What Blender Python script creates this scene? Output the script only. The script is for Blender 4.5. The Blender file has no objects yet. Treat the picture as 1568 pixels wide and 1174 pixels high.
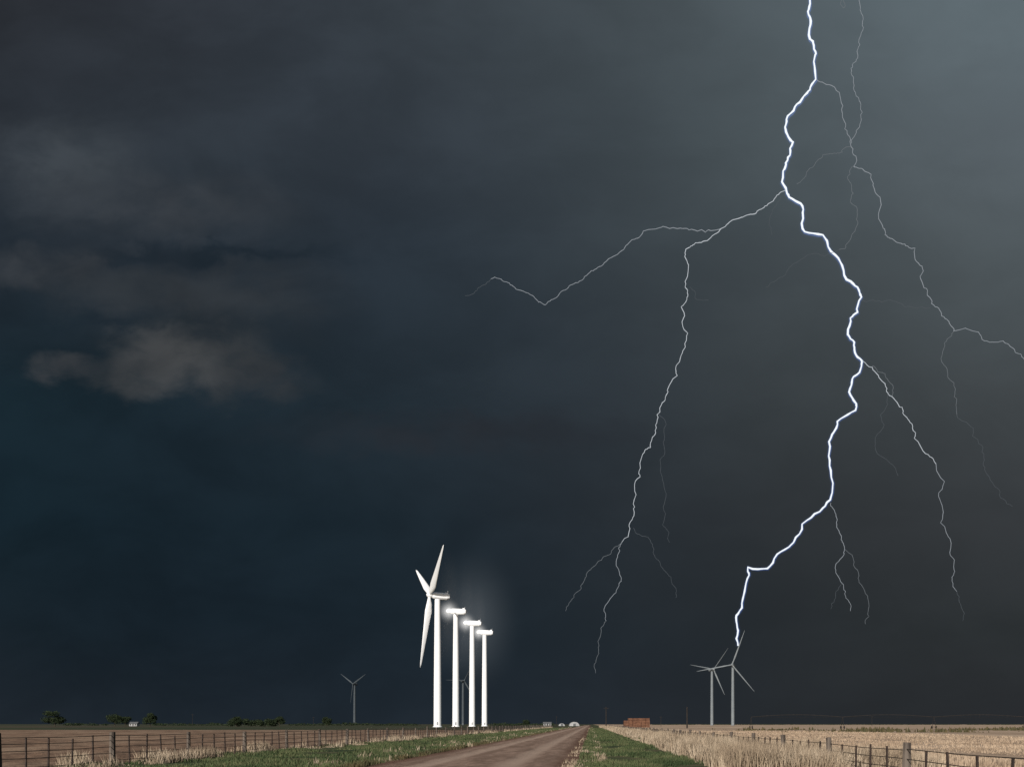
import bpy, bmesh, math, random
import numpy as np
from mathutils import Vector, Matrix, noise as mnoise
random.seed(7); rng=np.random.default_rng(11)
scene=bpy.context.scene
F=1524.0; H=1.8; CX=784.0; HY=1108.0; RS=0.0794
def PX(px,Y): return (px-CX)/F*Y
def PZ(py,Y): return H-(py-HY)/F*Y
def lin(c,k=1.0):
    return tuple(k*((v/255)/12.92 if v/255<=0.04045 else ((v/255+0.055)/1.055)**2.4) for v in c)+(1.0,)
# ---------------- camera
cd=bpy.data.cameras.new('camera'); cam=bpy.data.objects.new('camera',cd); scene.collection.objects.link(cam)
cam.location=(0,0,H); cam.rotation_euler=(math.radians(90),0,0)
cd.sensor_width=36; cd.lens=35; cd.shift_y=(HY-587)/1568.0; cd.clip_end=40000; cd.clip_start=0.1
scene.camera=cam
scene.view_settings.view_transform='Standard'
try: scene.view_settings.look='None'
except Exception: pass
scene.view_settings.exposure=0
# ---------------- node helper
class NB:
    def __init__(s,nt): s.nt=nt
    def n(s,t,**k):
        nd=s.nt.nodes.new(t)
        for a,b in k.items(): setattr(nd,a,b)
        return nd
    def setin(s,sock,v):
        if isinstance(v,bpy.types.NodeSocket): s.nt.links.new(v,sock)
        else: sock.default_value=v
    def m(s,op,a,b=None,c=None,clamp=False):
        nd=s.n('ShaderNodeMath',operation=op); nd.use_clamp=clamp
        s.setin(nd.inputs[0],a)
        if b is not None: s.setin(nd.inputs[1],b)
        if c is not None: s.setin(nd.inputs[2],c)
        return nd.outputs[0]
    def mr(s,v,a,b,c=0.0,d=1.0,sm=True):
        nd=s.n('ShaderNodeMapRange'); nd.interpolation_type='SMOOTHSTEP' if sm else 'LINEAR'
        s.setin(nd.inputs[0],v)
        for i,x in enumerate((a,b,c,d)): s.setin(nd.inputs[i+1],x)
        return nd.outputs[0]
    def mix(s,f,a,b,bt='MIX'):
        nd=s.n('ShaderNodeMix',data_type='RGBA',blend_type=bt)
        s.setin(nd.inputs[0],f); s.setin(nd.inputs[6],a); s.setin(nd.inputs[7],b)
        return nd.outputs[2]
    def noise(s,vec,scale,detail=3,rough=0.55,dist=0.0):
        nd=s.n('ShaderNodeTexNoise'); s.nt.links.new(vec,nd.inputs['Vector'])
        nd.inputs['Scale'].default_value=scale; nd.inputs['Detail'].default_value=detail
        nd.inputs['Roughness'].default_value=rough; nd.inputs['Distortion'].default_value=dist
        return nd
    def comb(s,x,y,z):
        nd=s.n('ShaderNodeCombineXYZ')
        for i,v in enumerate((x,y,z)): s.setin(nd.inputs[i],v)
        return nd.outputs[0]
# ---------------- world
SUN_EL=math.radians(23); SUN_AZ=math.radians(180+25)   # azimuth clockwise from +Y
w=bpy.data.worlds.new('World'); scene.world=w; w.use_nodes=True
nt=w.node_tree; nt.nodes.clear(); B=NB(nt)
tc=B.n('ShaderNodeTexCoord'); sep=B.n('ShaderNodeSeparateXYZ'); nt.links.new(tc.outputs['Generated'],sep.inputs[0])
x,y,z=sep.outputs
az=B.m('ARCTAN2',x,y); az=B.m('MINIMUM',B.m('MAXIMUM',az,-1.1),1.1)
hor=B.m('SQRT',B.m('ADD',B.m('MULTIPLY',x,x),B.m('MULTIPLY',y,y)))
v0=B.m('DIVIDE',z,B.m('MAXIMUM',hor,0.05))
u0=B.m('TANGENT',az); v0=B.m('DIVIDE',v0,B.m('COSINE',az)); v0=B.m('MINIMUM',v0,3.0)
wn=B.noise(B.comb(B.m('MULTIPLY',u0,2.0),B.m('MULTIPLY',v0,3.4),0.3),1.6,3,0.5)
ws=B.n('ShaderNodeSeparateColor'); nt.links.new(wn.outputs['Color'],ws.inputs[0])
u1=B.m('ADD',u0,B.m('MULTIPLY',B.m('SUBTRACT',ws.outputs[0],0.5),0.12))
v1=B.m('ADD',v0,B.m('MULTIPLY',B.m('SUBTRACT',ws.outputs[1],0.5),0.08))
xs=[0,300,600,900,1200,1568]
rows=[(1108,[(27,34,41),(27,34,41),(29,37,45),(32,38,45),(36,39,42),(39,41,44)]),
(950,[(21,31,38),(21,31,39),(24,35,43),(31,39,46),(38,42,45),(42,46,48)]),
(800,[(19,33,41),(21,32,40),(24,36,44),(34,41,48),(43,47,50),(51,54,57)]),
(600,[(22,37,45),(25,36,44),(31,42,50),(41,48,55),(52,58,61),(64,69,72)]),
(400,[(30,38,46),(34,42,50),(38,47,56),(49,57,63),(62,69,73),(76,84,88)]),
(200,[(40,45,52),(45,52,59),(46,53,61),(57,65,71),(69,78,82),(88,97,103)]),
(0,[(38,41,46),(46,51,58),(50,57,64),(63,71,76),(75,84,89),(94,106,112)])]
ramp_in=B.mr(u1,-0.515,0.515,sm=False)
col=None; pv=None
for (ry,cs) in rows:
    r=B.n('ShaderNodeValToRGB'); cr=r.color_ramp; cr.interpolation='B_SPLINE'
    while len(cr.elements)<len(xs): cr.elements.new(0.5)
    for i,(xx,c) in enumerate(zip(xs,cs)):
        cr.elements[i].position=xx/1568
    for i,(xx,c) in enumerate(zip(xs,cs)):
        cr.elements[i].color=lin(c,1.12)
    nt.links.new(ramp_in,r.inputs[0])
    vv=(HY-ry)/F
    if col is None: col=r.outputs[0]
    else: col=B.mix(B.mr(v1,pv,vv,sm=False),col,r.outputs[0])
    pv=vv
# billows
cn=B.noise(B.comb(B.m('MULTIPLY',u0,5.0),B.m('MULTIPLY',v0,9.0),1.7),1.4,5,0.55,0.3)
cn2=B.noise(B.comb(B.m('MULTIPLY',u0,16.0),B.m('MULTIPLY',v0,24.0),4.7),1.3,4,0.55,0.2)
w3=B.n('ShaderNodeSeparateColor'); nt.links.new(cn2.outputs['Color'],w3.inputs[0])
ub=B.m('ADD',u0,B.m('MULTIPLY',B.m('SUBTRACT',w3.outputs[1],0.5),0.06))
vb=B.m('ADD',v0,B.m('MULTIPLY',B.m('SUBTRACT',w3.outputs[2],0.5),0.055))
blobs=[ # px,py,rx,ry,color,amp,inner edge
(90,250,150,80,(63,69,75),0.85,0.1),
(250,320,220,60,(58,63,69),0.85,0.1),
(60,412,130,40,(57,61,66),0.8,0.1),
(330,450,210,56,(50,55,60),0.85,0.1),
(160,445,130,40,(50,55,60),0.7,0.1),
(300,510,180,40,(45,51,56),0.6,0.0),
(390,585,105,38,(48,52,56),0.85,0.2),
(330,545,75,50,(59,62,65),0.8,0.3),
(250,550,80,54,(72,74,76),0.9,0.3),
(200,578,80,30,(61,64,67),0.7,0.2),
(98,565,52,26,(61,64,68),0.8,0.25),
(720,665,330,36,(40,44,50),0.75,0.1),
(330,388,220,14,(25,36,45),0.6,0.1),
(200,498,200,12,(25,36,45),0.45,0.1)]
for (bx,by,rx,ry,c,amp,inn) in blobs:
    du=B.m('DIVIDE',B.m('SUBTRACT',ub,(bx-CX)/F),rx/F)
    dv=B.m('DIVIDE',B.m('SUBTRACT',vb,(HY-by)/F),ry/F)
    d=B.m('SQRT',B.m('ADD',B.m('MULTIPLY',du,du),B.m('MULTIPLY',dv,dv)))
    f=B.m('MULTIPLY',B.mr(d,1.3,inn),B.mr(w3.outputs[0],0.3,0.62,0.5,1.0))
    col=B.mix(B.m('MULTIPLY',f,amp),col,lin(c))
amt=B.mr(u0,0.25,-0.35,0.06,0.13)
mod=B.m('ADD',1.0,B.m('MULTIPLY',amt,B.mr(cn.outputs[0],0.3,0.72,-1.0,1.2)))
col=B.mix(1.0,col,B.comb(mod,mod,mod),'MULTIPLY')
sky=B.n('ShaderNodeTexSky'); sky.sky_type='NISHITA'; sky.sun_disc=False
sky.sun_elevation=SUN_EL; sky.sun_rotation=SUN_AZ
bg1=B.n('ShaderNodeBackground'); nt.links.new(col,bg1.inputs[0]); bg1.inputs[1].default_value=1.0
bg2=B.n('ShaderNodeBackground'); nt.links.new(sky.outputs[0],bg2.inputs[0]); bg2.inputs[1].default_value=0.06
mx=B.n('ShaderNodeMixShader'); nt.links.new(B.mr(y,-0.15,-0.6),mx.inputs[0])
nt.links.new(bg1.outputs[0],mx.inputs[1]); nt.links.new(bg2.outputs[0],mx.inputs[2])
wo=B.n('ShaderNodeOutputWorld'); nt.links.new(mx.outputs[0],wo.inputs[0])
# ---------------- sun
sd=bpy.data.lights.new('sun','SUN'); sd.energy=5.0; sd.angle=math.radians(0.5); sd.color=(1,0.95,0.89)
so=bpy.data.objects.new('sun',sd); scene.collection.objects.link(so)
sdir=Vector((math.sin(SUN_AZ)*math.cos(SUN_EL),math.cos(SUN_AZ)*math.cos(SUN_EL),math.sin(SUN_EL)))
so.rotation_euler=sdir.to_track_quat('Z','Y').to_euler(); so.location=(0,-50,60)
# ---------------- materials
def mat(name,c1,c2=None,scale=1.0,rough=0.9,stretch=(1,1,1),detail=5,lo=0.35,hi=0.65,bump=0.0,bscale=None,c3=None,scale3=0.1,spec=0.15,lo3=0.45,hi3=0.62):
    m=bpy.data.materials.new(name); m.use_nodes=True; nt=m.node_tree; nt.nodes.clear(); B=NB(nt)
    p=B.n('ShaderNodeBsdfPrincipled'); o=B.n('ShaderNodeOutputMaterial'); nt.links.new(p.outputs[0],o.inputs[0])
    p.inputs['Roughness'].default_value=rough; p.inputs['Specular IOR Level'].default_value=spec
    tc=B.n('ShaderNodeTexCoord'); mp=B.n('ShaderNodeMapping'); nt.links.new(tc.outputs['Object'],mp.inputs[0]); mp.inputs['Scale'].default_value=stretch
    c2=c2 or tuple(v*0.8 for v in c1)
    nz=B.noise(mp.outputs[0],scale,detail,0.6)
    c=B.mix(B.mr(nz.outputs[0],lo,hi),tuple(c1)+(1,),tuple(c2)+(1,))
    if c3:
        n3=B.noise(mp.outputs[0],scale3,4,0.55)
        c=B.mix(B.mr(n3.outputs[0],lo3,hi3),c,tuple(c3)+(1,))
    nt.links.new(c,p.inputs['Base Color'])
    if bump:
        bn=B.n('ShaderNodeBump'); bn.inputs['Strength'].default_value=bump; bn.inputs['Distance'].default_value=0.1
        n2=B.noise(mp.outputs[0],bscale or scale*2,4,0.6); nt.links.new(n2.outputs[0],bn.inputs['Height']); nt.links.new(bn.outputs[0],p.inputs['Normal'])
    return m
M_white=mat('white_tower_paint',(0.84,0.84,0.84),(0.79,0.80,0.81),0.15,rough=0.45,spec=0.4)
M_grey=mat('cloud_shaded_tower',(0.17,0.19,0.20),(0.14,0.16,0.175),0.1,rough=0.6)  # cloud shadow on the distant turbines is painted into this grey
M_dgrey=mat('cloud_shaded_tower_dark',(0.06,0.072,0.08),(0.05,0.06,0.07),0.1,rough=0.6)  # furthest turbines: cloud shade put into a still darker colour
M_door=mat('door_paint',(0.3,0.31,0.32),None,1.0)
M_wood=mat('weathered_wood',(0.14,0.115,0.095),(0.05,0.04,0.034),6,stretch=(1,1,0.15))
M_woodd=mat('dark_wood',(0.035,0.03,0.028),(0.02,0.018,0.016),3,stretch=(1,1,0.15))
M_steel=mat('rusty_steel',(0.026,0.020,0.018),(0.05,0.034,0.027),8,rough=0.7)
M_wire=mat('rusty_wire',(0.035,0.03,0.027),(0.06,0.05,0.043),3,rough=0.6)
M_ground=mat('ground_crops',(0.026,0.040,0.020),(0.048,0.052,0.030),0.02,c3=(0.07,0.058,0.04),scale3=0.004)
M_plow=mat('plowed_soil',(0.25,0.158,0.105),(0.12,0.076,0.053),0.7,stretch=(1,0.45,1),bump=1.0,bscale=2.2,c3=(0.29,0.20,0.138),scale3=0.12)
M_stub=mat('dry_stubble_ground',(0.41,0.30,0.215),(0.28,0.20,0.14),0.5,stretch=(1,0.3,1),bump=0.4,bscale=2.0,c3=(0.46,0.345,0.25),scale3=0.03)
M_verge=mat('verge_grass_ground',(0.045,0.062,0.026),(0.105,0.088,0.05),0.5,bump=0.6,bscale=3,c3=(0.03,0.046,0.02),scale3=0.15)
M_grass=mat('green_grass',(0.052,0.078,0.030),(0.115,0.115,0.057),1.3,c3=(0.035,0.053,0.022),scale3=0.35)
M_dry=mat('dry_grass',(0.34,0.265,0.185),(0.20,0.15,0.105),1.6,c3=(0.41,0.33,0.24),scale3=0.5)
M_sbl=mat('stubble_straw',(0.34,0.255,0.18),(0.24,0.175,0.12),0.8,c3=(0.39,0.30,0.215),scale3=0.1)
M_weed=mat('dark_weeds',(0.05,0.05,0.025),(0.09,0.07,0.035),0.4)
M_leaf=mat('tree_foliage',(0.016,0.025,0.012),(0.032,0.044,0.02),0.35)
M_bark=mat('tree_bark',(0.05,0.04,0.03),None,1.0)
M_hay=mat('baled_hay',(0.15,0.075,0.045),(0.09,0.043,0.027),0.8)
M_wall=mat('white_siding',(0.36,0.36,0.36),(0.27,0.27,0.27),0.4)
M_roof=mat('grey_roof',(0.12,0.125,0.13),None,0.5)
M_glass=mat('window_glass',(0.02,0.025,0.03),None,1.0,rough=0.15,spec=0.5)
# road
M_road=bpy.data.materials.new('dirt_road_surface'); M_road.use_nodes=True; nt=M_road.node_tree; nt.nodes.clear(); B=NB(nt)
p=B.n('ShaderNodeBsdfPrincipled'); o=B.n('ShaderNodeOutputMaterial'); nt.links.new(p.outputs[0],o.inputs[0])
p.inputs['Roughness'].default_value=0.95; p.inputs['Specular IOR Level'].default_value=0.1
tc=B.n('ShaderNodeTexCoord'); sp=B.n('ShaderNodeSeparateXYZ'); nt.links.new(tc.outputs['Object'],sp.inputs[0])
cc=B.m('SUBTRACT',sp.outputs[0],B.m('MULTIPLY',sp.outputs[1],RS))
vec=B.comb(cc,B.m('MULTIPLY',sp.outputs[1],0.12),0.0)
n1=B.noise(vec,1.1,5,0.6); n2=B.noise(tc.outputs['Object'],2.2,5,0.7); n3=B.noise(vec,0.5,3,0.5)
c=B.mix(B.mr(n1.outputs[0],0.35,0.65),(0.31,0.215,0.165,1),(0.20,0.135,0.102,1))
c=B.mix(B.mr(n2.outputs[0],0.45,0.70,0,0.85),c,(0.12,0.078,0.058,1))
tr=B.m('ABSOLUTE',B.m('SUBTRACT',B.m('ABSOLUTE',B.m('ADD',cc,5.0)),1.7))
c=B.mix(B.mr(tr,0.8,0.15,0,0.7),c,(0.41,0.305,0.24,1))
edge=B.mr(B.m('ADD',B.m('ABSOLUTE',B.m('ADD',cc,5.0)),B.m('MULTIPLY',n3.outputs[0],1.2)),3.5,4.6,0,0.85)
c=B.mix(edge,c,(0.12,0.066,0.046,1))
nt.links.new(c,p.inputs['Base Color'])
bn=B.n('ShaderNodeBump'); bn.inputs['Strength'].default_value=1.0; bn.inputs['Distance'].default_value=0.12; nt.links.new(n2.outputs[0],bn.inputs['Height']); nt.links.new(bn.outputs[0],p.inputs['Normal'])
# ---------------- mesh builder
class MB:
    def __init__(s): s.v=[]; s.f=[]
    def prism(s,p0,p1,r0,r1,n=6,cap=True):
        p0=Vector(p0); p1=Vector(p1); d=(p1-p0).normalized()
        a=d.cross(Vector((0,0,1)) if abs(d.z)<0.9 else Vector((1,0,0))).normalized(); b=d.cross(a)
        i=len(s.v)
        for (q,r) in ((p0,r0),(p1,r1)):
            for k in range(n):
                t=2*math.pi*k/n; s.v.append(q+a*math.cos(t)*r+b*math.sin(t)*r)
        for k in range(n):
            k2=(k+1)%n; s.f.append((i+k,i+k2,i+n+k2,i+n+k))
        if cap: s.f.append(tuple(i+k for k in range(n))[::-1]); s.f.append(tuple(i+n+k for k in range(n)))
    def box(s,c,sz,rz=0.0,jit=0.0):
        i=len(s.v); c=Vector(c); R=Matrix.Rotation(rz,3,'Z')
        for dx in(-.5,.5):
            for dy in(-.5,.5):
                for dz in(-.5,.5):
                    s.v.append(c+R@Vector((dx*sz[0],dy*sz[1],dz*sz[2]))+Vector([random.uniform(-jit,jit) for _ in range(3)]))
        for q in((0,1,3,2),(4,6,7,5),(0,4,5,1),(2,3,7,6),(0,2,6,4),(1,5,7,3)): s.f.append(tuple(i+k for k in q))
    def obj(s,name,m,parent=None,smooth=False):
        me=bpy.data.meshes.new(name); me.from_pydata([tuple(a) for a in s.v],[],s.f); me.update()
        bm=bmesh.new(); bm.from_mesh(me)
        bmesh.ops.recalc_face_normals(bm,faces=bm.faces); bm.to_mesh(me); bm.free()
        if smooth: me.polygons.foreach_set('use_smooth',[True]*len(me.polygons))
        me.materials.append(m); ob=bpy.data.objects.new(name,me); scene.collection.objects.link(ob)
        if parent: ob.parent=parent
        return ob
def empty(name,loc=(0,0,0)):
    e=bpy.data.objects.new(name,None); e.location=loc; e.empty_display_size=1; scene.collection.objects.link(e); return e
def gridmesh(name,m,cs,ys,zf,smooth=True):
    V=[];Fc=[]
    for yy in ys:
        for c in cs:
            X=c+RS*yy; V.append((X,yy,zf(c,yy)))
    nc=len(cs)
    for j in range(len(ys)-1):
        for i in range(nc-1):
            a=j*nc+i; Fc.append((a,a+1,a+nc+1,a+nc))
    me=bpy.data.meshes.new(name); me.from_pydata(V,[],Fc); me.update()
    if smooth: me.polygons.foreach_set('use_smooth',[True]*len(me.polygons))
    me.materials.append(m); ob=bpy.data.objects.new(name,me); scene.collection.objects.link(ob); return ob
def geo(a,b,n): return [a*(b/a)**(i/(n-1)) for i in range(n)]
# ---------------- ground
gm=MB(); gm.v=[(-16000,-600,0),(16000,-600,0),(16000,20000,0),(-16000,20000,0)]; gm.f=[(0,1,2,3)]
gm.obj('ground',M_ground)
ys=geo(12,300,260)
cs=([-21.2]+[-21.2-v for v in geo(0.5,280,150)])[::-1]
def zplow(c,yy):
    k=min(1,(-21.2-c)/0.6)
    fur=0.05*math.sin((c)*2*math.pi/1.1) if yy<110 else 0
    return 0.03+k*(0.06+fur+0.07*(mnoise.noise(Vector((c*0.8,yy*0.5,0)))+0.6*mnoise.noise(Vector((c*2.2,yy*1.5,3)))) )*(1 if yy<150 else 0.5)
gridmesh('plowed_field',M_plow,cs,ys,zplow)
gridmesh('stubble_field',M_stub,[10.2]+[10.2+v for v in geo(0.5,2600,60)],geo(12,5000,120),lambda c,yy:0.03+0.03*mnoise.noise(Vector((c*0.3,yy*0.2,9)))*(1 if yy<200 else 0))
def zverge(lo,hi):
    def f(c,yy):
        t=(c-lo)/(hi-lo); return 0.035+0.05*(mnoise.noise(Vector((c*0.5,yy*0.15,5)))+1)*math.sin(math.pi*min(max(t,0),1))
    return f
gridmesh('grass_verge',M_verge,list(np.linspace(-21.4,-9.0,26)),geo(12,1500,200),zverge(-21.4,-9.0))
gridmesh('grass_verge',M_verge,list(np.linspace(-1.0,10.6,26)),geo(12,1500,200),zverge(-1.0,10.6))
rc=list(np.linspace(-9.6,-0.4,36))
def zroad(c,yy):
    t=(c+5.0)/4.6; crown=0.10*(1-t*t)
    rut=-0.04*math.exp(-((abs(c+5.0)-1.7)/0.35)**2)
    wob=0.035*mnoise.noise(Vector((c*1.2,yy*0.25,2)))
    ew=0.06*mnoise.noise(Vector((c*0.2,yy*0.3,7)))
    return 0.075+crown+rut+wob+ew*abs(t)
gridmesh('dirt_road',M_road,rc,geo(12,1500,260),zroad)
# ---------------- grass masses
def blades(name,m,cx,cy,z0,hgt,wid,lean=0.35):
    n=len(cx); a=rng.uniform(0,2*np.pi,n); la=rng.uniform(0,2*np.pi,n); l=rng.uniform(0,lean,n)*hgt
    V=np.zeros((n,5,3)); dx=np.cos(a)*wid/2; dy=np.sin(a)*wid/2
    ox=np.cos(la)*l; oy=np.sin(la)*l
    V[:,0]=np.stack([cx-dx,cy-dy,z0],1); V[:,1]=np.stack([cx+dx,cy+dy,z0],1)
    V[:,2]=np.stack([cx+dx*.75+ox*.35,cy+dy*.75+oy*.35,z0+hgt*.55],1); V[:,3]=np.stack([cx-dx*.75+ox*.35,cy-dy*.75+oy*.35,z0+hgt*.55],1)
    V[:,4]=np.stack([cx+ox,cy+oy,z0+hgt],1)
    b=np.arange(n)*5
    q=np.stack([b,b+1,b+2,b+3],1).tolist(); t=np.stack([b+3,b+2,b+4],1).tolist()
    me=bpy.data.meshes.new(name); me.from_pydata(V.reshape(-1,3).tolist(),[],q+t); me.update(); me.materials.append(m)
    ob=bpy.data.objects.new(name,me); scene.collection.objects.link(ob); return ob
def nval(c,yy,s,o): return np.array([mnoise.noise(Vector((a*s,b*s*0.5,o))) for a,b in zip(c,yy)])
def strip(name,m,n,c0,c1,y0,y1,h0,h1,wd,thr=None,ns=0.4,o=0,lean=0.35,pw=1.6):
    t=rng.uniform(0,1,n)
    yy=(y0**(-pw+1)+(y1**(-pw+1)-y0**(-pw+1))*t)**(1/(-pw+1))
    c=rng.uniform(c0,c1,n)
    nv=nval(c,yy,ns,o)
    fade=1.0
    if thr is not None:
        nv=nv+rng.normal(0,0.05,n)
        k=nv>thr; c,yy,nv=c[k],yy[k],nv[k]
        fade=np.clip((nv-thr)*4.0,0.3,1.0)
    h=rng.uniform(h0,h1,len(c))*(0.75+0.7*np.clip(nv+0.3,0,1))*fade; w=wd*(0.6+yy/70)*rng.uniform(0.7,1.3,len(c))
    return blades(name,m,c+RS*yy,yy,np.full(len(c),0.04),h,w,lean)
strip('green_grass',M_grass,60000,-20.6,-9.3,34,420,0.08,0.24,0.035,-0.35,0.35,1,0.6)
strip('green_grass',M_grass,50000,-0.6,6.5,34,420,0.08,0.24,0.035,-0.35,0.35,2,0.6)
strip('dry_grass',M_dry,40000,-22.0,-18.8,33,500,0.15,0.6,0.025,0.12,0.6,3,0.5)
strip('dry_grass',M_dry,7000,-12.5,-9.0,34,500,0.12,0.35,0.025,0.15,0.7,4,0.45)
strip('dry_grass',M_dry,8000,-1.2,0.8,34,500,0.08,0.22,0.025,0.15,0.7,5,0.45)
strip('dry_grass',M_dry,105000,4.6,11.8,33,600,0.3,0.95,0.027,-0.22,0.45,6,0.45)
strip('stubble',M_sbl,60000,11.2,60,38,260,0.06,0.2,0.04,-0.4,0.2,7,0.3)
strip('dark_weeds',M_weed,9000,40,260,210,330,0.3,1.0,0.12,0.12,0.06,8,0.3,pw=1.01)
strip('dark_weeds',M_weed,5000,-9.7,-9.0,34,300,0.1,0.3,0.04,-0.1,0.4,9,0.4)
# ---------------- fences
def fence(off,hp,y0,y1,step,sub,ph,mp):
    e=empty('wire_fence'); P=MB(); S=MB(); W=MB()
    yy=ph
    while yy>y0: yy-=step
    pts=[]
    while yy<y1:
        c=off+random.uniform(-.05,.05); X=c+RS*yy; hh=hp*random.uniform(0.93,1.06)
        lx=random.uniform(-.05,.05)*hh; ly=random.uniform(-.05,.05)*hh; r=random.uniform(.10,.14)
        P.prism((X,yy,-0.1),(X+lx,yy+ly,hh),r*1.08,r*0.92,8)
        pts.append((X,yy)); 
        for k in range(1,sub):
            y2=yy+step*k/sub+random.uniform(-.1,.1); X2=off+RS*y2; h2=hp*random.uniform(0.84,0.93)
            a=(X2,y2,0); b=(X2+random.uniform(-.05,.05),y2+random.uniform(-.04,.04),h2)
            if y2<300: S.prism(a,b,.042,.038,5)
        yy+=step
    for i in range(len(pts)-1):
        if pts[i][1]>220: break
        for zz in (0.22,0.48,0.76,1.04) if hp<1.35 else (0.25,0.55,0.85,1.1,1.3):
            p0=pts[i];p1=pts[i+1]; z=zz+random.uniform(-.02,.02); mdx=((p0[0]+p1[0])/2,(p0[1]+p1[1])/2,z-0.03)
            W.prism((p0[0],p0[1],z),mdx,.015,.015,3,False); W.prism(mdx,(p1[0],p1[1],z),.015,.015,3,False)
    P.obj('posts',mp,e); S.obj('stays',M_steel,e); W.obj('wires',M_wire,e)
fence(-20.5,1.46,20,520,8.2,5,42.6,M_wood)
fence(9.4,1.23,20,520,9.3,5,39.1,M_wood)
# ---------------- wind turbines
def blade_mesh(m,parent,L,ang,axis,hvec,hub,pitch,cone,name,ck=1.0):
    up=axis.cross(hvec).normalized()
    if up.z<0: up=-up
    d=(up*math.cos(ang)+hvec*math.sin(ang)); d=(d+axis*math.tan(cone)).normalized()
    tang=axis.cross(d).normalized()
    st=[(0.0,1.9,1.0,0),(0.05,1.9,0.95,0),(0.12,2.7,0.5,0),(0.22,3.7,0.27,0),(0.4,3.0,0.2,-5),(0.6,2.3,0.17,-8),(0.8,1.5,0.15,-10),(0.95,0.85,0.14,-12),(1.0,0.15,0.14,-12)]
    mb=MB(); n=12
    for (t,ch,th,tw) in st:
        if t>0.06: ch*=ck
        p=pitch+math.radians(tw); cd_=(tang*math.cos(p)+axis*math.sin(p)); tn=d.cross(cd_)
        for k in range(n):
            a=2*math.pi*k/n
            mb.v.append(hub+d*(L*t)+cd_*(ch*0.5*math.cos(a)+ (0 if t<0.1 else -0.12*ch))+tn*(ch*0.5*th*math.sin(a)))
    for j in range(len(st)-1):
        for k in range(n):
            mb.f.append((j*n+k,j*n+(k+1)%n,(j+1)*n+(k+1)%n,(j+1)*n+k))
    mb.f.append(tuple((len(st)-1)*n+k for k in range(n)))
    return mb.obj(name,m,parent,smooth=True)
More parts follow.
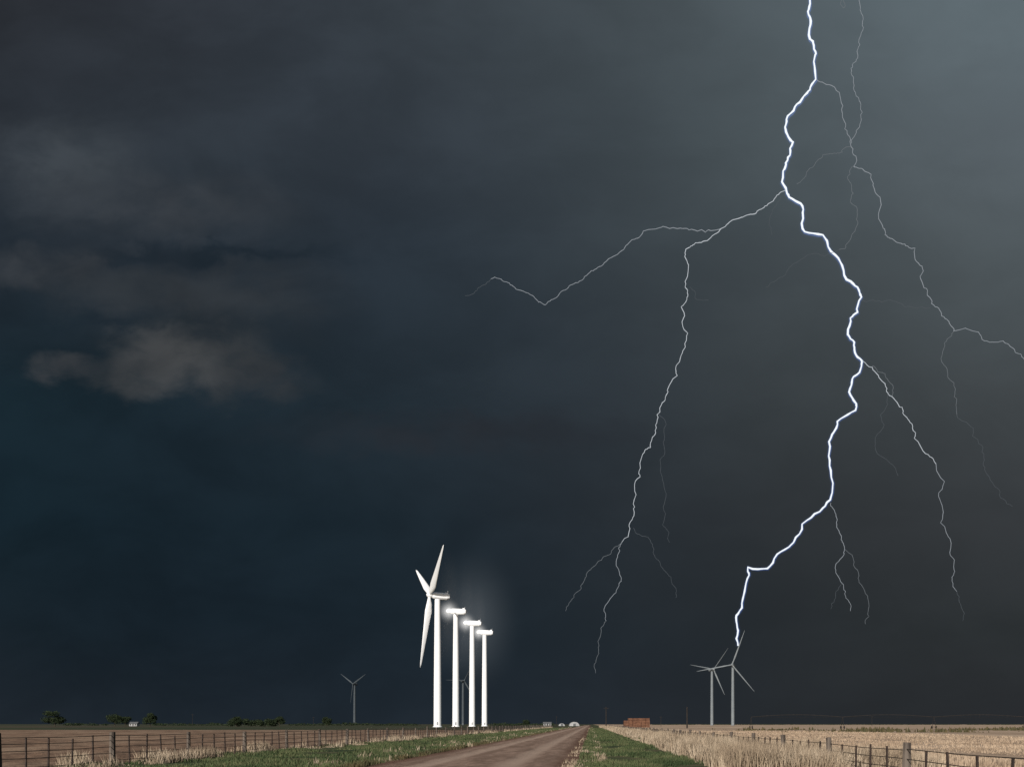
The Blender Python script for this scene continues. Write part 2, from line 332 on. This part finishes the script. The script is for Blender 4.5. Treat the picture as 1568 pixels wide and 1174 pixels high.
def turbine(px,hub_py,Y,yaw,rot,m,L=46,pitch=(55,55,55),blur=False,rk=1.0,ck=1.0):
    X=PX(px,Y); e=empty('wind_turbine',(X,Y,0)); hz=PZ(hub_py,Y)
    tilt=math.radians(5)
    ax=Vector((math.cos(yaw)*math.cos(tilt),math.sin(yaw)*math.cos(tilt),math.sin(tilt)))
    hv=Vector((-math.sin(yaw),math.cos(yaw),0))
    if hv.x<0: hv=-hv
    mb=MB(); n=32; prof=[(0,2.45),(0.33*hz,2.3),(0.66*hz,2.05),(hz-2.0,1.75)]
    for (z_,r) in prof:
        for k in range(n):
            t=2*math.pi*k/n; mb.v.append((r*rk*math.cos(t),r*rk*math.sin(t),z_))
    for j in range(len(prof)-1):
        for k in range(n): mb.f.append((j*n+k,j*n+(k+1)%n,(j+1)*n+(k+1)%n,(j+1)*n+k))
    mb.obj('tower',m,e,smooth=True)
    fl=MB()
    for z_,r in prof[1:3]: fl.prism((0,0,z_-.12),(0,0,z_+.12),(r+.05)*rk,(r+.05)*rk,32)
    fl.prism((0,0,0),(0,0,0.4),3.0,2.9,32); fl.obj('flanges',m,e)
    dr=MB(); dr.box((0,-2.47*rk,2.2),(0.9,0.12,2.1)); dr.obj('door',M_door,e)
    nb=MB()
    sx=ax; sy=Vector((0,0,1)).cross(ax).normalized(); sz=ax.cross(sy)
    C=Vector((0,0,hz)); secs=[(3.4,1.55,1.6,0),(2.2,1.9,1.95,0),(-2.5,2.0,2.1,0.05),(-6.0,1.9,1.9,0.15),(-7.4,1.55,1.45,0.3)]
    for (a,hw,hh,zo) in secs:
        for (sgy,sgz) in ((-1,-.6),(-.6,-1),(.6,-1),(1,-.6),(1,.6),(.6,1),(-.6,1),(-1,.6)):
            nb.v.append(C+sx*a+sy*hw*sgy+sz*(hh*sgz+zo))
    for j in range(len(secs)-1):
        for k in range(8): nb.f.append((j*8+k,j*8+(k+1)%8,(j+1)*8+(k+1)%8,(j+1)*8+k))
    nb.f.append(tuple(range(8))); nb.f.append(tuple(32+k for k in range(8)))
    nb.box(C-sx*5.5+sz*2.4,(1.6,1.2,0.7),yaw); nb.prism(C-sx*6.3+sz*1.9,C-sx*6.3+sz*4.0,.08,.06,5)
    nb.obj('nacelle',m,e)
    hub=C+sx*5.0
    hb=MB(); pr=[(-1.5,1.5),(-0.9,1.75),(0.4,1.8),(1.3,1.4),(1.9,0.8),(2.15,0.05)]
    for (a,r) in pr:
        for k in range(20):
            t=2*math.pi*k/20; hb.v.append(hub+sx*a+sy*math.cos(t)*r+sz*math.sin(t)*r)
    for j in range(len(pr)-1):
        for k in range(20): hb.f.append((j*20+k,j*20+(k+1)%20,(j+1)*20+(k+1)%20,(j+1)*20+k))
    hb.obj('rotor_hub',m,e,smooth=True)
    if not blur:
        for i in range(3):
            blade_mesh(m,e,L,math.radians(rot+120*i),ax,hv,hub,math.radians(pitch[i]),math.radians(3),'blade_%d'%(i+1),ck)
    else:
        db=MB(); n=72; rr=[1.2,3,8,16,26,36,L]
        for r in rr:
            for k in range(n):
                t=2*math.pi*k/n; db.v.append((sy*math.cos(t)+sz*math.sin(t))*r+sx*r*math.tan(math.radians(3)))
        for j in range(len(rr)-1):
            for k in range(n): db.f.append((j*n+k,j*n+(k+1)%n,(j+1)*n+(k+1)%n,(j+1)*n+k))
        ob=db.obj('spinning_blades',M_blur,e,smooth=True); ob.location=hub
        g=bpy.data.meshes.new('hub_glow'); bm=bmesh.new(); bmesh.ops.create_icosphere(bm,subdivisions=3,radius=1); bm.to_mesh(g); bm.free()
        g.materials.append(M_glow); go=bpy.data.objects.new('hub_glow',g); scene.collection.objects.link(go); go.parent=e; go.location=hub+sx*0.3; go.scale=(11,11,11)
    return e
M_blur=bpy.data.materials.new('motion_smear'); M_blur.use_nodes=True; nt=M_blur.node_tree; nt.nodes.clear(); B=NB(nt)
tc=B.n('ShaderNodeTexCoord'); vl=B.n('ShaderNodeVectorMath',operation='LENGTH'); nt.links.new(tc.outputs['Object'],vl.inputs[0])
al=B.m('MINIMUM',B.m('DIVIDE',0.6,B.m('MAXIMUM',vl.outputs['Value'],1.0)),0.5)
al=B.m('MULTIPLY',al,B.mr(vl.outputs['Value'],46,24))
tr=B.n('ShaderNodeBsdfTransparent'); df=B.n('ShaderNodeBsdfDiffuse'); df.inputs[0].default_value=(.8,.8,.8,1)
tl=B.n('ShaderNodeBsdfTranslucent'); tl.inputs[0].default_value=(.8,.8,.8,1)
ad=B.n('ShaderNodeMixShader'); nt.links.new(df.outputs[0],ad.inputs[1]); nt.links.new(tl.outputs[0],ad.inputs[2])
ms=B.n('ShaderNodeMixShader'); nt.links.new(al,ms.inputs[0]); nt.links.new(tr.outputs[0],ms.inputs[1]); nt.links.new(ad.outputs[0],ms.inputs[2])
oo=B.n('ShaderNodeOutputMaterial'); nt.links.new(ms.outputs[0],oo.inputs[0])
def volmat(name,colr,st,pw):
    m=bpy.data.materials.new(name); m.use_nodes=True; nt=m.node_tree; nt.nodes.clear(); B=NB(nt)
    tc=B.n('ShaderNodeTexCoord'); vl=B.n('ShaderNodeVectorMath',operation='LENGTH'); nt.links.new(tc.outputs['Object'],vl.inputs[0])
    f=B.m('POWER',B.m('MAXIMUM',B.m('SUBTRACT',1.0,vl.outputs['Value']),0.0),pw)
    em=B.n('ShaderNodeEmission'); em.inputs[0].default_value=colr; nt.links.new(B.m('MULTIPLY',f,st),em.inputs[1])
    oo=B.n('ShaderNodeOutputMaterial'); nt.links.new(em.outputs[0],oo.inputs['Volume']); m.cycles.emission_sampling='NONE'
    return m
M_glow=volmat('hub_glow_emission',(1,0.98,0.95,1),0.15,3.2)  # emission volume: glow painted around the hubs, no lamp there
M_haze=volmat('emissive_haze',(0.85,0.93,1,1),0.0013,1.9)  # self-lit volume, painted haze glow around the turbine cluster
yw=math.radians(180-9)
turbine(670,912,622,math.radians(180+17),-62,M_white,L=46,pitch=(78,45,78),ck=1.25)
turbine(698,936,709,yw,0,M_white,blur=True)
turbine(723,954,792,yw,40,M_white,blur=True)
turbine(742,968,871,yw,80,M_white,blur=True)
P3=(30,30,30)
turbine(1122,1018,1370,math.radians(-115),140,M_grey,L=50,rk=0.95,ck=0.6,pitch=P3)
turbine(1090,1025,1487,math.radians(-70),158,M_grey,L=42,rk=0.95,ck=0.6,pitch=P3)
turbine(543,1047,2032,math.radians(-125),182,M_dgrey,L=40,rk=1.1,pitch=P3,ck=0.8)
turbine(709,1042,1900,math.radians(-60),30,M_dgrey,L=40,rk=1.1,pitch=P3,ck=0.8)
g=bpy.data.meshes.new('emissive_haze'); bm=bmesh.new(); bmesh.ops.create_icosphere(bm,subdivisions=4,radius=1); bm.to_mesh(g); bm.free()
g.materials.append(M_haze); go=bpy.data.objects.new('emissive_haze',g); scene.collection.objects.link(go); go.location=(PX(727,790),790,PZ(950,790)); go.scale=(42,60,66)
# ---------------- lightning
def emat(name,c,s):
    m=bpy.data.materials.new(name); m.use_nodes=True; nt=m.node_tree; nt.nodes.clear(); B=NB(nt)
    em=B.n('ShaderNodeEmission'); em.inputs[0].default_value=c; em.inputs[1].default_value=s
    oo=B.n('ShaderNodeOutputMaterial'); nt.links.new(em.outputs[0],oo.inputs[0]); m.cycles.emission_sampling='NONE'; return m
def hmat(name,c,s):
    m=emat(name,c,s); nt=m.node_tree; B=NB(nt); em=[n for n in nt.nodes if n.type=='EMISSION'][0]; oo=[n for n in nt.nodes if n.type=='OUTPUT_MATERIAL'][0]
    tr=B.n('ShaderNodeBsdfTransparent'); ad=B.n('ShaderNodeAddShader'); nt.links.new(tr.outputs[0],ad.inputs[0]); nt.links.new(em.outputs[0],ad.inputs[1]); nt.links.new(ad.outputs[0],oo.inputs[0]); return m
E_core=emat('lightning_core',(0.90,0.95,1,1),1.1)
E_halo=hmat('bolt_glow_blue',(0.14,0.26,0.75,1),0.12)  # additive tube: blue fringe glow painted beside the main bolt
E_halo2=hmat('bolt_glow_outer',(0.12,0.21,0.5,1),0.008)  # wider, fainter painted glow around the main bolt
E_b1=emat('lightning_branch_bright',(0.88,0.94,1,1),0.58)
E_b2=emat('lightning_branch_medium',(0.85,0.92,1,1),0.33)
E_b3=emat('lightning_branch_faint',(0.85,0.93,1,1),0.18)
E_b4=emat('lightning_branch_dim',(0.8,0.9,1,1),0.105)
LY=1500.0; BK=0.86
def jag(pts,amp,rs,lev=2):
    P=[Vector((PX(a,LY),LY,PZ(b,LY))) for a,b in pts]
    out=[]; d=0
    for i,p in enumerate(P):
        d+=rs.uniform(-9,9); p.y=LY+d; p.x*=p.y/LY; p.z=H+(p.z-H)*p.y/LY; out.append(p)
    for l in range(lev):
        q=[]
        for i in range(len(out)-1):
            a,b=out[i],out[i+1]; L=(b-a).length; q.append(a)
            m=(a+b)/2; k=amp*L; q.append(m+Vector((rs.uniform(-k,k),rs.uniform(-k,k),rs.uniform(-k,k)*.7)))
        q.append(out[-1]); out=q
    return out
def chan(name,P,r0,r1,m,parent,res=1,var=0.15):
    cu=bpy.data.curves.new(name,'CURVE'); cu.dimensions='3D'; cu.bevel_depth=1.0; cu.bevel_resolution=res; cu.use_fill_caps=True
    s=cu.splines.new('POLY'); s.points.add(len(P)-1)
    for i,p in enumerate(P):
        s.points[i].co=(p.x,p.y,p.z,1); s.points[i].radius=(r0+(r1-r0)*i/(len(P)-1))*random.uniform(1-var,1+var)
    cu.materials.append(m); ob=bpy.data.objects.new(name,cu); scene.collection.objects.link(ob); ob.parent=parent; return ob
rs=random.Random(5)
LB=empty('lightning_bolt')
main=[(1241,-40),(1240,0),(1237,18),(1241,38),(1240,60),(1246,70),(1248,85),(1249,122),(1240,138),(1228,152),(1215,170),(1206,178),(1202,195),(1207,210),(1214,218),(1210,235),(1203,250),(1199,262),(1203,288),(1208,302),(1226,312),(1229,325),(1232,355),(1260,360),(1268,378),(1287,402),(1296,428),(1313,440),(1319,455),(1313,478),(1302,487),(1298,512),(1308,524),(1309,540),(1320,553),(1316,570),(1305,580),(1300,600),(1311,618),(1310,628),(1282,645),(1274,665),(1270,690),(1272,720),(1271,765),(1255,783),(1228,802),(1215,830),(1190,848),(1175,870),(1145,868),(1147,880),(1140,905),(1136,930),(1127,945),(1130,965),(1130,988)]
Pm=jag(main,0.12,rs,2)
chan('main_channel',Pm,1.4,1.15,E_core,LB,3,0.28)
chan('inner_glow',[p+Vector((1.1,3,0)) for p in Pm],2.6,2.1,E_halo,LB,3)
chan('outer_glow',[p+Vector((0.8,3,0)) for p in Pm],5.5,4.2,E_halo2,LB,3)
br=[
([(1203,290),(1188,302),(1170,318),(1155,328),(1130,335),(1107,349),(1085,367),(1065,372),(1050,382),(1052,400),(1049,440),(1052,455),(1043,470),(1053,510),(1045,540),(1037,575),(1020,605),(1006,635),(1003,665),(996,685)],.62,.62,E_b1),
([(996,685),(984,695),(980,730),(971,765),(968,795),(952,830)],.62,.52,E_b1),
([(952,830),(948,845),(949,880),(948,895),(932,920),(928,950)],.5,.42,E_b2),
([(928,950),(920,970),(917,1000),(912,1030)],.42,.35,E_b3),
([(1107,349),(1080,356),(1050,350),(1015,347),(985,354),(965,370),(945,390),(920,408),(905,415)],.58,.52,E_b2),
([(905,415),(885,433),(862,445),(850,457),(835,467),(825,463),(805,448),(785,438),(768,428),(752,427)],.52,.48,E_b2),
([(752,427),(735,440),(725,450),(712,453)],.4,.32,E_b4),
([(952,830),(935,848),(912,865),(898,882),(890,900),(875,918),(866,935)],.42,.35,E_b3),
([(1008,630),(1020,650),(1018,690),(1012,715),(1018,750),(1016,780),(1025,830)],.38,.32,E_b4),
([(970,808),(992,822),(1000,845),(1015,870),(1028,890),(1035,915)],.38,.32,E_b4),
([(1250,122),(1265,130),(1285,142),(1290,180),(1297,205),(1303,225),(1307,255)],.52,.5,E_b2),
([(1320,553),(1345,575),(1358,595),(1370,612),(1382,632),(1397,655),(1413,690),(1433,710)],.6,.52,E_b1),
([(1433,710),(1437,760),(1440,800),(1455,850),(1460,880),(1465,905)],.5,.42,E_b2),
([(1465,905),(1472,930),(1474,950)],.4,.32,E_b4),
([(1362,600),(1348,635),(1340,670),(1352,700),(1375,728)],.38,.32,E_b4),
([(1335,560),(1355,572),(1367,590),(1370,612)],.4,.4,E_b3),
([(1272,770),(1280,790),(1288,820),(1293,840),(1283,860),(1287,890),(1295,915),(1302,935)],.52,.4,E_b2),
([(1293,840),(1310,870),(1322,900),(1330,930),(1325,955)],.4,.32,E_b3),
([(1285,880),(1280,905),(1272,932)],.35,.3,E_b4),
([(1320,460),(1350,463),(1385,470),(1425,472)],.38,.32,E_b4),
([(1203,176),(1185,170),(1168,175)],.38,.32,E_b4),
([(1195,300),(1180,330),(1182,360)],.3,.25,E_b4),
([(1056,440),(1065,458),(1085,460)],.3,.25,E_b4)]
for i,(p,a,b,m) in enumerate(br): chan('branch_%d'%(i+1),jag(p,0.18,rs,3),a*BK,b*BK,m,LB)
LB2=empty('lightning_bolt')
br2=[([(1314,-40),(1316,0),(1321,25),(1318,55),(1313,90),(1303,105),(1308,140),(1318,160),(1316,195),(1303,220)],.42,.42,E_b2),
([(1303,225),(1285,235),(1260,237),(1240,258),(1220,282)],.38,.32,E_b3),
([(1307,255),(1330,265),(1340,295),(1345,330),(1355,360),(1380,373),(1401,380),(1412,410),(1420,445),(1432,470),(1447,488),(1460,507)],.56,.52,E_b2),
([(1460,507),(1500,512),(1515,524),(1545,528),(1555,540),(1568,550),(1590,565)],.5,.42,E_b2),
([(1460,507),(1446,525),(1450,565),(1462,600),(1465,635)],.4,.36,E_b3),
([(1465,635),(1490,655),(1505,685),(1508,715),(1530,750),(1550,775)],.38,.3,E_b4),
([(1305,255),(1298,275),(1304,290),(1302,310),(1312,318),(1310,350),(1300,370),(1285,382)],.42,.38,E_b3),
([(1285,382),(1255,390),(1220,402),(1195,425),(1172,440)],.34,.3,E_b4),
([(1288,-10),(1287,8),(1293,12),(1292,0),(1300,-10)],.35,.35,E_b3)]
for i,(p,a,b,m) in enumerate(br2): chan('channel_%d'%(i+1),jag(p,0.19,rs,3),a*BK,b*BK,m,LB2)
# ---------------- trees
def foliage(name,centers,m,parent,n,size):
    V=[];Fc=[]
    for (c,r) in centers:
        for _ in range(n):
            d=Vector((random.gauss(0,1),random.gauss(0,1),random.gauss(0,1))).normalized()*(random.random()**0.45)
            p=Vector(c)+Vector((d.x*r[0],d.y*r[1],d.z*r[2])); s=size*random.uniform(.6,1.4)
            a=Vector((random.gauss(0,1),random.gauss(0,1),random.gauss(0,1))).normalized(); b=a.orthogonal().normalized()
            i=len(V); V+= [p-a*s,p+b*s*.6,p+a*s,p-b*s*.6]; Fc.append((i,i+1,i+2,i+3))
    mb=MB(); mb.v=V; mb.f=Fc; return mb.obj(name,m,parent)
def tree(px,Y,h,wd,name='tree'):
    e=empty(name,(PX(px,Y),Y,0)); t=MB(); t.prism((0,0,-.2),(0,0,h*.4),h*.035,h*.022,8)
    cs=[]
    for i in range(11):
        a=i*2.4+random.random(); rr=wd*.5*random.uniform(.25,.68); zz=h*random.uniform(.30,.82)
        q=(math.cos(a)*rr,math.sin(a)*rr,zz); t.prism((0,0,h*.2+zz*.12),q,h*.014,h*.005,5); s=random.uniform(.17,.27)
        cs.append((q,(wd*s,wd*s,h*s*.85)))
    cs.append(((0,0,h*.78),(wd*.22,wd*.22,h*.2)))
    t.obj('trunk',M_bark,e); foliage('crown',cs,M_leaf,e,230,h*.038)
tree(84,700,11.5,17); tree(176,760,10,13); tree(192,780,8,11); tree(230,700,10,10); tree(500,800,8,9); tree(806,900,6,8); tree(428,780,8,10); tree(362,780,8,10)
cs=[]
for px in range(352,436,5):
    Y=800; cs.append(((PX(px,Y)+random.uniform(-2,2),Y+random.uniform(-6,6),random.uniform(1.5,4.5)),(random.uniform(2.5,5),4,random.uniform(2,3.4))))
e=empty('distant_tree_line'); foliage('canopy',cs,M_leaf,e,260,.5)
cs=[]
for px in list(range(105,160,7))+list(range(240,350,9))+list(range(445,640,8))+list(range(760,850,6)):
    Y=1300; cs.append(((PX(px,Y),Y+random.uniform(-20,20),random.uniform(.5,2)),(random.uniform(4,10),6,random.uniform(1,2.6))))
e=empty('distant_shrub_row'); foliage('canopy',cs,M_leaf,e,90,.8)
cs=[]
for px in range(1000,1568,6):
    Y=2600; cs.append(((PX(px,Y),Y+random.uniform(-30,30),0.5),(random.uniform(8,16),8,random.uniform(.8,2.4))))
e=empty('distant_shrub_row'); foliage('canopy',cs,M_leaf,e,50,1.0)
# ---------------- farm buildings
def house(px,Y,wd,dp,hw,hr,name='farmhouse'):
    e=empty(name,(PX(px,Y),Y,0)); b=MB(); b.box((0,0,hw/2),(wd,dp,hw)); b.obj('walls',M_wall,e)
    r=MB(); ov=.4
    r.v=[Vector(v) for v in [(-wd/2-ov,-dp/2-ov,hw-.1),(wd/2+ov,-dp/2-ov,hw-.1),(wd/2+ov,dp/2+ov,hw-.1),(-wd/2-ov,dp/2+ov,hw-.1),(-wd/2-ov,0,hw+hr),(wd/2+ov,0,hw+hr)]]
    r.f=[(0,1,5,4),(2,3,4,5),(0,4,3),(1,2,5),(0,3,2,1)]; r.obj('roof',M_roof,e)
    q=MB()
    for k in (-.32,.0,.32): q.box((wd*k,-dp/2-.02,hw*.55),(1.1,.08,1.2) if k else (1,.08,2.0))
    q.obj('windows_and_door',M_glass,e)
house(206,900,7,7,2.3,1.6); house(838,900,7,6,2.4,1.4)
def quonset(px,Y,r,L):
    e=empty('quonset_hut',(PX(px,Y),Y,0)); mb=MB(); n=16
    for yy in (-L/2,L/2):
        for k in range(n+1):
            t=math.pi*k/n; mb.v.append(Vector((math.cos(t)*r,yy,math.sin(t)*r*.85)))
    for k in range(n): mb.f.append((k,k+1,n+2+k,n+1+k))
    mb.f.append(tuple(range(n+1))); mb.f.append(tuple(range(n+1,2*n+2))); mb.obj('shell',M_wall,e)
    d=MB(); d.box((0,-L/2-.03,1.1),(2.2,.1,2.2)); d.obj('door',M_roof,e)
quonset(879,900,4.5,12); quonset(860,1000,3.0,10)
# hay stack
e=empty('hay_bale_stack',(PX(975,520),520,0)); hb=MB()
for zz in range(4):
    for xx in range(6):
        for yy in range(2):
            if zz==3 and xx in (0,): continue
            hb.box((-5.6+xx*2.24+random.uniform(-.06,.06),yy*2.3+random.uniform(-.1,.1),.62+zz*1.23),(2.12,2.2,1.16),random.uniform(-.02,.02),.04)
hb.obj('bales',M_hay,e)
# utility poles
def pole(px,Y,h,r=.16,arm=True):
    e=empty('utility_pole',(PX(px,Y),Y,0)); mb=MB(); mb.prism((0,0,0),(0,0,h),r*1.2,r,8)
    if arm:
        mb.box((0,-r-.06,h-.6),(2.2,.12,.14)); 
        for k in(-.95,-.4,.4,.95): mb.prism((k,-r-.06,h-.53),(k,-r-.06,h-.25),.05,.04,6)
    mb.obj('pole_and_crossarm',M_woodd,e)
pole(928,430,9.2,.2); pole(1052,430,9.2,.28,False); pole(295,900,11); pole(852,900,9); pole(480,1000,9); pole(1012,800,8); pole(1335,900,9)
# centre pivot irrigation
e=empty('irrigation_pivot'); mb=MB(); Y0=390
xs_=[PX(p,Y0) for p in (1150,1290,1430,1570,1710)]
ph=4.6
for i in range(len(xs_)-1):
    a,b=xs_[i],xs_[i+1]; n=10; prev=None
    for k in range(n+1):
        t=k/n; X=a+(b-a)*t; arch=0.9*math.sin(math.pi*t); q=(X,Y0,ph+arch); tr_=(X,Y0,ph+arch-1.1*math.sin(math.pi*t))
        if prev: mb.prism(prev[0],q,.11,.11,5); mb.prism(prev[1],tr_,.035,.035,3)
        if 0<k<n: mb.prism(q,tr_,.035,.035,3)
        prev=(q,tr_)
for X in xs_:
    mb.prism((X-.0,Y0-2,.5),(X,Y0,ph),.08,.08,5); mb.prism((X,Y0+2,.5),(X,Y0,ph),.08,.08,5); mb.prism((X,Y0-2,.7),(X,Y0+2,.7),.06,.06,5)
    for s in(-2,2): mb.prism((X-.15,Y0+s,.55),(X+.15,Y0+s,.55),.55,.55,12)
mb.obj('pipe_span',M_woodd,e)
